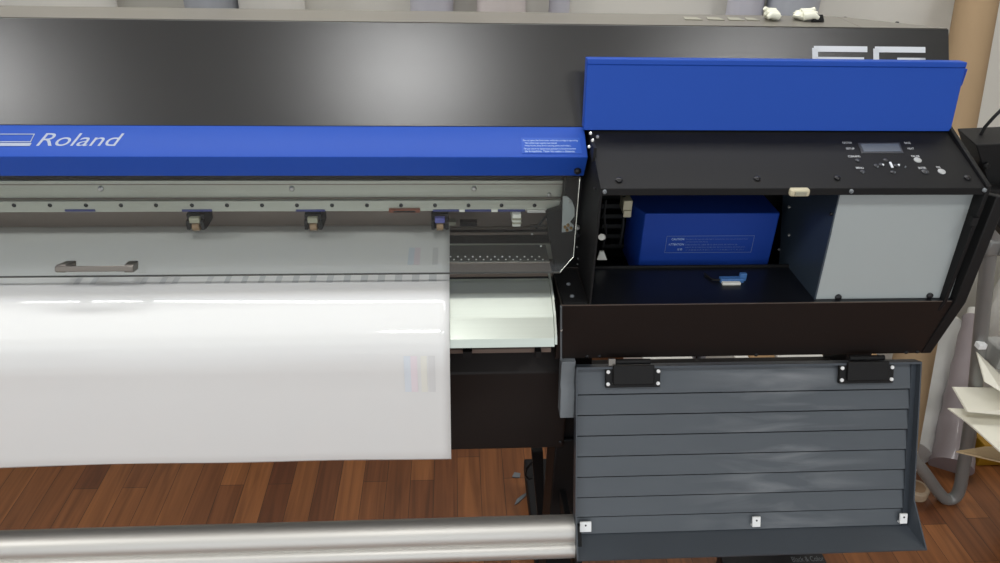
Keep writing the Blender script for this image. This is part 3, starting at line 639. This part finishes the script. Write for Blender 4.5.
# guide tubes in front of the stand
XT1 = at(575, 530, Y=.93).x
def tube_part(py, r, Y, name='guide_tube'):
    c = at(300, py, Y=Y); g = MB(); g.tube([(XL+.1, Y, c.z), (XT1, Y, c.z)], r, 32); o = g.build(name, 'tube', P, smooth=True); return c
t1 = tube_part(537.5, .027, .93)
t2 = tube_part(557, .0165, .905)
c = at(520, 561, Y=.9)
g = MB(); g.box(at(470, 560, Y=.88).x, XT1+.02, .86, .9, c.z-.06, c.z-.03); g.build('tube_tray', 'grey_cap', P)
for x_ in (XL+.12, XT1-.004):
    g = MB(); g.px([(.88, t2.z-.03), (.88, t2.z), (.92, t1.z+.02), (.96, t1.z+.02), (.97, t2.z-.03)], x_, x_+.012)
    g.px([(.88, t2.z-.05), (.88, t2.z-.015), (1.13, t2.z-.05), (1.13, t2.z-.09)], x_, x_+.012); g.build('tube_bracket', 'black', P, bevel=.001)

# ---------------------------------------------------------------- media sheet
XM = at(449.5, 300, Y=1.03).x
zend = at(300, 460.5, Y=.955).z
prof = [(Yp(222.5), ZP+.0012), (Yp(250), ZP+.0012), (Yp(262), ZP+.0022), (1.085, ZP+.0012), (1.065, ZP-.001), (1.04, ZP-.0055), (1.018, ZP-.0135), (.998, ZP-.0225), (.982, ZP-.033), (.972, ZP-.043), (.962, ZP-.06), (.956, ZP-.088)]
while prof[-1][1] > zend+.03: prof.append((.955-.004*math.sin((ZP-.09-prof[-1][1])*9), prof[-1][1]-.02))
prof.append((.953, zend))
def interp(t):
    k = t*(len(prof)-1); i = min(int(k), len(prof)-2); f = k-i
    # Catmull-Rom
    def g_(j): return V(prof[max(0, min(len(prof)-1, j))])
    p0, p1, p2, p3 = g_(i-1), g_(i), g_(i+1), g_(i+2)
    return .5*((2*p1)+(-p0+p2)*f+(2*p0-5*p1+4*p2-p3)*f*f+(-p0+3*p1-3*p2+p3)*f**3)
nv = (len(prof)-1)*4
def filmf(u, v):
    x = XL+.25+(XM-XL-.25)*u; p = interp(v)
    k = max(0, min(1, (1.075-p.x)/.05)); h = max(0, min(1, (ZP-.03-p.y)/.1))
    lift = .0022*k*max(0, 1-h)*(1+.8*math.sin(x*3.1+.6)+.6*math.sin(x*6.7+2.1))
    wob = .003*h*(math.sin(x*5.2+1)+.5*math.sin(x*11.3))
    edge = .0025*math.sin(x*9)+.0015*math.sin(x*21)
    return V((x, p.x-lift*.8-wob-.0005*h, p.y+lift*.9+edge*(v > .999)*.4))
fs = MB().grid(filmf, 110, nv)
sheet = fs.build('vinyl_sheet', 'film', None, smooth=False, solid=.0004)
sheet.data.polygons.foreach_set('use_smooth', [True]*len(sheet.data.polygons))
tag(sheet, 'wide white glossy vinyl sheet feeding out of the printer and hanging down its front', 'vinyl sheet')

# printed patches and darker stripes on the sheet, following its surface
def sheet_mark(name, rgb, px0, px1, v0, v1, slant=0):
    m = mat('mark_'+name, rgb, .16, 0, .5, .02)
    x0 = at(px0, 300, Y=1.03).x; x1 = at(px1, 300, Y=1.03).x
    def fn(u, v):
        vv = v0+(v1-v0)*v; x = x0+(x1-x0)*u+slant*(v-.5)
        uu = (x-(XL+.25))/(XM-XL-.25)
        p = filmf(uu, vv); q = filmf(uu, min(1, vv+.004)); n = V((0, -(p.z-q.z), -(q.y-p.y))).normalized()
        if n.z < 0 and abs(n.z) > abs(n.y): n = -n
        if n.y > 0 and abs(n.y) > abs(n.z): n = -n
        return p+n*.0007
    o = MB().grid(fn, 2, 16).build(name, m, sheet, solid=.0001); return o
import bisect
def v_at(py, px=420):
    best = 0; bd_ = 1e9; rr = R @ V((px-CX, CY-py, -F)); slope_ = -rr.z/rr.y
    for k in range(0, 2001):
        p = interp(k/2000); d = abs((1.6-p.y)-slope_*p.x)
        if d < bd_: bd_ = d; best = k/2000
    return best
va, vb = v_at(356), v_at(391)
for a_, b2, c_, nm in ((404.5, 411, (216, 223, 230), 'cyan_patch'), (411, 417.5, (228, 219, 224), 'magenta_patch'), (421, 427, (228, 228, 220), 'yellow_patch'), (428.5, 435, (214, 215, 215), 'grey_patch')): sheet_mark(nm, c_, a_, b2, va, vb)
va2, vb2 = v_at(248), v_at(265)
for a_, b2, c_, nm in ((404.5, 411, (208, 216, 224), 'cyan_patch'), (411, 417.5, (222, 212, 218), 'magenta_patch'), (431, 437, (208, 209, 209), 'grey_patch')): sheet_mark(nm, c_, a_, b2, va2, vb2)
vc, vd = v_at(274), v_at(282)
for k in range(13): sheet_mark('dark_stripe', (200, 203, 204), 217+17.6*k, 222.5+17.8*k, vc, vd, .0)  # row of evenly spaced darker stripes across the sheet
for px in (61, 78, 130, 150, 163, 198): sheet_mark('dark_stripe', (208, 210, 211), px, px+6, vc, vd, 0)  # shadow of the handle, painted on the sheet as darker stripes
for o in list(C.objects):
    if o.name.startswith('dark_stripe'): pass

# ---------------------------------------------------------------- things on top of the printer
def glove(px, pw, lab):
    c = at(px, 20, Y=1.325); ztop = ZT-.001
    g = MB(); rnd = random.Random(px)
    t = thing('rubber_glove_scrap', (c.x, 1.325, ztop), lab, 'glove', None)
    def fn(u, v):
        a = u*2*math.pi; b = v*math.pi
        r = 1+.22*math.sin(3*a+px)*math.sin(b)+.15*math.sin(5*a+2*b)+.1*rnd.uniform(-1, 1)*math.sin(b)
        return V((c.x+pw*r*math.cos(a)*math.sin(b), 1.325+.017*r*math.sin(a)*math.sin(b), ztop+.0085+.0075*math.cos(b)*(1+.25*math.sin(3*a))))
    g.grid(fn, 18, 12); g.build('crumpled_body', 'tissue', t, smooth=True)
    for k in range(3):
        g = MB(); a = -.5+.7*k; s = 1 if px > 780 else -1
        g.tube([V((c.x-s*pw*.2, 1.31+.008*k, ztop+.009+.002*k)), V((c.x+s*pw*.8, 1.306+.01*k, ztop+.012+.0015*k)), V((c.x+s*pw*1.25, 1.305+.01*k, ztop+.008+.006*k))], [.007, .0055, .0035], 10); g.build('finger', 'tissue', t, smooth=True)
    return t
glove(772, .014, 'crumpled white rubber glove on top of printer, left one of the two')
glove(801, .017, 'crumpled white rubber glove on top of printer, beside the black knob')
c = at(815.5, 23, Y=1.31); g = MB()
g.loft([(c.x-.012, 1.302, ZT+.001), (c.x+.012, 1.302, ZT+.001), (c.x+.009, 1.325, ZT), (c.x-.004, 1.325, ZT)], [(c.x+.002, 1.305, ZT+.013), (c.x+.008, 1.305, ZT+.013), (c.x+.006, 1.315, ZT+.011), (c.x+.002, 1.315, ZT+.011)])
tag(g.build('black_knob', 'rubber', None, bevel=.001), 'tiny black plastic knob on the printer top beside the right glove', 'knob')
for i, (a_, b2) in enumerate(((683, 700), (706, 722), (727, 742), (745, 757))):
    p, q = at(a_, 22, Y=1.318), at(b2, 22, Y=1.318); g = MB(); g.prism([(p.x, 1.308+.003*(i % 2), ZT+.0008), (q.x, 1.306, ZT+.0008), (q.x-.003, 1.33, ZT+.0002), (p.x+.004, 1.334, ZT+.0002)], (0, 0, .0012))
    tag(g.build('tape_strip', 'tape'), ['leftmost', 'second from left', 'third from left', 'rightmost'][i]+' of the yellowed tape strips on the printer top', 'tape', 'tape strips on the printer top')
for q in ((844.5, 20.3), (896.5, 25)): disc('screw', 'dark_screw', at(*q, Y=1.36), (0, 0, 1), .004, .006, tops)

# ---------------------------------------------------------------- behind: rolls against the wall
rolls = [(35, 150, 'paper_roll', 'broad white paper roll leaning on the wall, leftmost behind the printer'),
         (204, 48, 'roll_grey', 'pale blue-grey film roll standing behind the printer left of the seam'),
         (267, 58, 'paper_roll', 'white paper roll right of the pale blue-grey roll behind the printer'),
         (431, 40, 'roll_lav', 'slim lavender-white roll standing behind the middle of the printer'),
         (503, 46, 'roll_pink', 'pinkish white roll standing behind the printer'),
         (565, 20, 'roll_lav', 'thinnest lavender roll behind the printer right of the pinkish roll'),
         (758, 34, 'roll_lav', 'lavender white roll behind the left glove'),
         (804, 48, 'roll_grey', 'grey-white roll behind the right glove')]
for px, w_, m_, lab in rolls:
    p = at(px, 8, Y=1.98); r_ = w_/2/F*2.1
    yb_ = YW-r_-.02-.0 if r_ > .1 else 2.0
    yb_ = YW-.03-r_
    rt = thing('media_roll', (p.x, yb_, 0), lab, 'roll', 'media rolls behind the printer')
    lean = 0
    Hh = 1.85
    g = MB(); ro = r_; ri = min(.038, r_*.75)
    vs_ = [(p.x, yb_, 0), (p.x, yb_, Hh)]
    g.tube(vs_, ro, 32); g.build('wound_sheet', m_, rt, smooth=True)
    g = MB(); g.tube([(p.x, yb_, Hh-.01), (p.x, yb_, Hh+.02)], ri, 24); g.build('core', 'card', rt, smooth=True)
# big cardboard tube
def tube_thing(name, p0, p1, r, m_, core, label, cat):
    p0, p1 = V(p0), V(p1); t = thing(name, p0, label, cat)
    g = MB(); g.tube([p0, p1], r, 40); g.build('tube_wall', m_, t, smooth=True)
    d = (p1-p0).normalized(); g = MB(); g.tube([p1-d*.02, p1+d*.002], r*.86, 32); g.build('end_opening', core, t, smooth=True)
    return t
b0 = at(887, 500, Z=.0); b1 = at(977, 0, Y=2.02); dirv = (b1-b0)
tube_thing('cardboard_tube', b0+V((0, 0, .02)), b0+dirv*1.12, .052, 'card', 'card_in', 'tall thick brown cardboard tube leaning on the wall beside the printer', 'tube')

# ---------------------------------------------------------------- right side
# dark box mounted on the printer flank
g = MB(); c = at(990, 160, Y=1.2)
q = [at(975, 146, Y=1.18), at(1040, 138, Y=1.18), at(1040, 190, Y=1.18), at(988, 190, Y=1.18)]
g.prism([at(976, 145, Y=1.2), at(1045, 142, Y=1.2), at(1045, 205, Y=1.2), at(995, 205, Y=1.2)], (.02, .09, .0))
fb_ = g.build('flank_box', 'black', P, bevel=.002)
p = at(990, 170, Y=1.25); g = MB(); g.box(XPR+.003, p.x+.02, 1.235, 1.265, p.z-.02, p.z+.005); g.build('flank_arm', 'rubber', P, bevel=.001)
p = at(1000, 215, Y=1.2); g = MB(); g.box(p.x-.005, p.x+.012, 1.205, 1.25, p.z-.01, at(1000, 195, Y=1.2).z); g.build('bracket_web', 'rubber', P)
disc('flank_knob', 'rubber', at(985, 165, Y=1.2)-V((0, .002, 0)), (0, -1, 0), .006, .006, fb_)
g = MB(); g.tube([at(*q, Y=1.25) for q in ((978, 140), (985, 127), (993, 118), (1003, 108), (1015, 104))], .003, 8); g.build('cable', 'rubber', P, smooth=True)
g = MB(); g.tube([at(975, 132, Y=1.28), at(979, 142, Y=1.24), at(984, 150, Y=1.2)], .004, 8); g.build('cable', 'rubber', P, smooth=True)
g = MB(); g.tube([at(*q, Y=1.1) for q in ((978, 195), (986, 198), (993, 203), (1003, 206))], .0025, 8); g.build('cable', 'screw', P, smooth=True)
g = MB(); g.prism([at(*q, Y=1.16) for q in ((985, 190), (1030, 195), (1030, 262), (998, 226))], (0, .05, 0)); g.build('flank_bracket', 'black', P, bevel=.001)

# wrapped rolls leaning on the right
def roll(p_lo, p_hi, r0, r1, m_, label):
    t = thing('wrapped_roll', p_lo, label, 'roll', 'wrapped rolls right of the printer')
    g = MB(); n_ = 14; d = V(p_hi)-V(p_lo); rr = [r0+(r1-r0)*k/n_+.0022*math.sin(k*2.3) for k in range(n_+1)]
    g.tube([V(p_lo)+d*(k/n_) for k in range(n_+1)], rr, 32); o = g.build('wrapped_body', m_, t, smooth=True)
    g = MB(); g.tube([V(p_hi)-d.normalized()*.01, V(p_hi)+d.normalized()*.035], [r1*.72, r1*.6], 20); g.build('roll_core', 'paper_roll', t, smooth=True)
lo = at(951, 467, Z=.03); roll(lo, at(972, 318, Y=1.96), .06, .027, 'mauve', 'mauve wrapped roll leaning behind the grey ladder leg')
lo = at(913, 452, Z=.03)
roll(lo, at(950, 328, Y=2.06), .05, .05, 'wrap', 'clear wrapped grey roll between cardboard tube and mauve roll')
# white carton-like bag behind
lo = at(985, 360, Y=2.0)
g = MB(); bag = thing('white_bag', (at(1040, 300, Y=1.98).x, 1.98, 0), 'large white plastic bag against the wall behind the ladder leg', 'bag')
cx_ = at(1040, 300, Y=1.98).x
def bagf(u, v):
    a = u*2*math.pi; z = v*.62
    k = (1-.35*max(0, v-.72)/.28) if v > .72 else 1
    return V((cx_+.15*k*math.cos(a)*(1+.06*math.sin(7*a+v*9)), 1.98+.10*k*math.sin(a)*(1+.08*math.sin(5*a-v*7)), z))
g.grid(bagf, 40, 24); g.build('bag_body', 'paper_roll', bag, smooth=True)
g = MB(); g.tube([(cx_, 1.98, .6), (cx_, 1.98, .64), (cx_+.01, 1.98, .67), (cx_+.02, 1.98, .7)], [.09, .035, .03, .055], 20); g.build('bag_neck', 'paper_roll', bag, smooth=True)

# ladder
lad = thing('step_ladder', (at(960, 490, Z=.02).x, at(960, 490, Z=.02).y, 0), 'grey tubular folding step ladder standing right of the printer', 'ladder')
yl = at(958, 497, Z=.02).y
pts = [(1010, 150), (993, 235), (988, 262), (981, 330), (974, 400), (968, 440), (963, 470), (960, 487), (955, 497), (946, 499), (937, 490), (924, 472), (908, 452)]
def lp(px, py): return at(px, py, Y=yl)
w3 = []
for i, q in enumerate(pts):
    w3.append(at(q[0], q[1], Y=yl+.0*i))
g = MB()
sm = []
for i in range(len(w3)-1):
    for k in range(4):
        f = k/4; p0, p1, p2, p3 = w3[max(0, i-1)], w3[i], w3[i+1], w3[min(len(w3)-1, i+2)]
        sm.append(.5*((2*p1)+(-p0+p2)*f+(2*p0-5*p1+4*p2-p3)*f*f+(-p0+3*p1-3*p2+p3)*f**3))
sm.append(w3[-1])
g.tube(sm, .0165, 18); g.build('tubular_leg', 'ladder', lad, smooth=True)
g = MB(); off_ = V((.38, 0, 0)); g.tube([p+off_ for p in sm[:30]]+[V((sm[30].x+.38, sm[30].y, .015))], .0165, 18); g.build('tubular_leg', 'ladder', lad, smooth=True)
for (py, h_) in ((345, .055), (240, .03)):
    p = at(984, py, Y=yl); g = MB(); g.box(p.x+.03, p.x+.38, yl-.035, yl+.04, p.z-h_, p.z); g.build('tread', 'ladder_tread', lad, bevel=.006)
p = lp(975, 340); g = MB(); g.box(p.x-.008, p.x+.012, yl-.03, yl-.012, p.z-.008, p.z+.006); g.build('clip', 'white_screw', lad, bevel=.001)
p = lp(992, 245); g = MB(); g.box(p.x-.022, p.x+.03, yl-.02, yl+.02, p.z-.02, p.z+.02); g.build('joint_bracket', 'ladder', lad, bevel=.006)

# yellow box and boards on it
yx = at(976, 466, Z=0); zy = at(976, 446, Y=yx.y).z
g = MB(); g.box(yx.x, yx.x+.4, yx.y, yx.y+.2, 0, zy); tag(g.build('mustard_box', 'yellow', None, bevel=.004), 'mustard yellow box on the floor under the cream boards at the right edge', 'box')
sx_ = at(1012, 522, Z=0).x; sz_ = at(1012, 462, Y=1.28).z
g = MB(); g.box(sx_, sx_+.45, 1.2, 1.37, 0, sz_); tag(g.build('kraft_carton', 'card_box', None, bevel=.004), 'kraft carton carrying the cream boards at the right edge', 'box')
def board(name, poly, Y0, m_, th_, label, dz=0):
    """poly: list of (px,py,Y) corners"""
    pts = [at(a_, b2, Y=c_) for a_, b2, c_ in poly]
    n_ = (pts[1]-pts[0]).cross(pts[2]-pts[0]).normalized()
    if n_.z > 0: n_ = -n_
    g = MB(); g.prism(pts, n_*th_); return tag(g.build(name, m_, None), label, 'board', 'cream boards at the right edge')
board('cream_board', [(977, 352, 1.42), (1005, 379, 1.40), (1290, 420, 1.40), (1290, 430, 1.33), (1003, 393, 1.33), (985, 382, 1.36)], 0, 'cream', .004, 'topmost small cream board standing up at the right edge')
board('cream_board', [(953.5, 387, 1.42), (1290, 392, 1.40), (1290, 440, 1.33), (968, 412, 1.33)], 0, 'cream', .007, 'cream board with square left corner, second from the top at the right edge')
board('cream_board', [(948, 408, 1.38), (1290, 424, 1.42), (1290, 500, 1.22), (1001, 452, 1.25), (970, 424, 1.32)], 0, 'cream', .004, 'widest pointed cream board, third from the top at the right edge')
board('tan_board', [(956, 451, 1.38), (985, 446.5, 1.40), (1290, 446, 1.40), (1290, 485, 1.30), (999, 461, 1.33)], 0, 'tan', .004, 'tan kraft board lying lowest under the cream boards')
# tape roll on the floor
p = at(916.5, 489, Z=.02)
g = MB(); t = thing('tape_roll', (p.x, p.y, 0), 'clear brown parcel tape roll on the floor right of the door', 'tape')
g.tube([(p.x, p.y, 0), (p.x, p.y, .028)], .034, 32); g.build('tape_winding', 'tapeclear', t, bevel=.003)
g = MB(); g.tube([(p.x, p.y, .02), (p.x, p.y, .03)], .022, 32); g.build('tape_core', 'card_in', t, smooth=True)
# things low in front / underneath
p, q = at(762, 560, Z=.2), at(826, 560, Z=.2)
g = MB(); g.box(at(722, 560, Z=.2).x, q.x, p.y-.25, p.y+.03, 0, .2); bx_ = g.build('charcoal_carton', 'navy', None, bevel=.003)
tag(bx_, 'charcoal carton with faint lettering below the open grey door', 'carton')
text('carton_lettering', 'Black & Color', 'grey_cap', bx_, at(793, 562, Z=.2), (1, 0, 0), (0, 1, 0), width=.075, height=.014)
# white and brown parcels seen through the gap under the housing
yg = 1.5
def gapbox(a_, b2, m_, label, h=.30, name='parcel', y0=1.60, dy=.3):
    p, q = at(a_, 358, Y=y0+.05), at(b2, 358, Y=y0+.05); g = MB(); g.box(p.x, q.x, y0, y0+dy, 0, h-random.random()*.001)
    tag(g.build(name, m_, None, bevel=.003), label, 'box')
gapbox(648, 699, 'paper_roll', 'white parcel behind the left door hinge, seen through the gap', .34)
gapbox(742, 756, 'paper_roll', 'narrowest white parcel in the gap above the middle of the door', .34)
gapbox(757, 783, 'card_box', 'brown kraft parcel in the gap above the middle of the door', .34)
gapbox(785, 832, 'paper_roll', 'white parcel left of the right door hinge, seen through the gap', .34)
gapbox(849, 866, 'card_box', 'small brown parcel behind the right door hinge', .34, y0=1.69)
gapbox(882, 896, 'paper_roll', 'small white parcel right of the right door hinge', .34, y0=1.71)
# scraps on the floor
for i, q in enumerate(((516, 476), (521, 500))):
    p = at(*q, Z=0); g = MB()
    if i: g.prism([p+V(v) for v in ((-.02, -.02, .001), (-.008, -.012, .001), (.014, .012, .001), (.02, .026, .001), (.003, .014, .001), (-.012, 0, .001))], (0, 0, .003))
    else: g.prism([p+V(v) for v in ((-.012, -.006, .001), (.01, -.01, .001), (.014, .007, .001), (-.004, .012, .001))], (0, 0, .003))
    tag(g.build('paper_scrap', 'grey_cap', None), ['small grey scrap on the floor by the black cord loop', 'twisted grey scrap on the floor nearer the silver tubes'][i], 'scrap')

# ---------------------------------------------------------------- lights
def area(name, loc, sx, sy, e, col=(1, 1, .99), rot=(0, 0, 0)):
    l = bpy.data.lights.new(name, 'AREA'); l.shape = 'RECTANGLE'; l.size = sx; l.size_y = sy; l.energy = e; l.color = col
    o = bpy.data.objects.new(name, l); C.objects.link(o); o.location = loc; o.rotation_euler = rot; return o
for x, e in ((-2.1, 20), (-.2, 13), (1.2, 9)): area('overhead_light', (x, -.12, 2.7), .3, .3, e)
area('overhead_light', (-.1, 1.75, 2.7), 3.2, .25, 34)  # extra fill added to brighten the back wall, not a fixture
area('front_fill', (-.5, -1.55, .95), 2.6, 1.0, 6, (.95, .98, 1), (math.radians(90), 0, 0))  # added frontal fill for the printer's inside, not a real window
w = bpy.data.worlds.new('world'); bpy.context.scene.world = w; w.use_nodes = True
w.node_tree.nodes['Background'].inputs[0].default_value = (.92, .96, 1, 1); w.node_tree.nodes['Background'].inputs[1].default_value = 1.06
vs = bpy.context.scene.view_settings
vs.view_transform = 'Standard'; vs.look = 'None'; vs.gamma = 1; vs.use_curve_mapping = False; vs.exposure = -.12
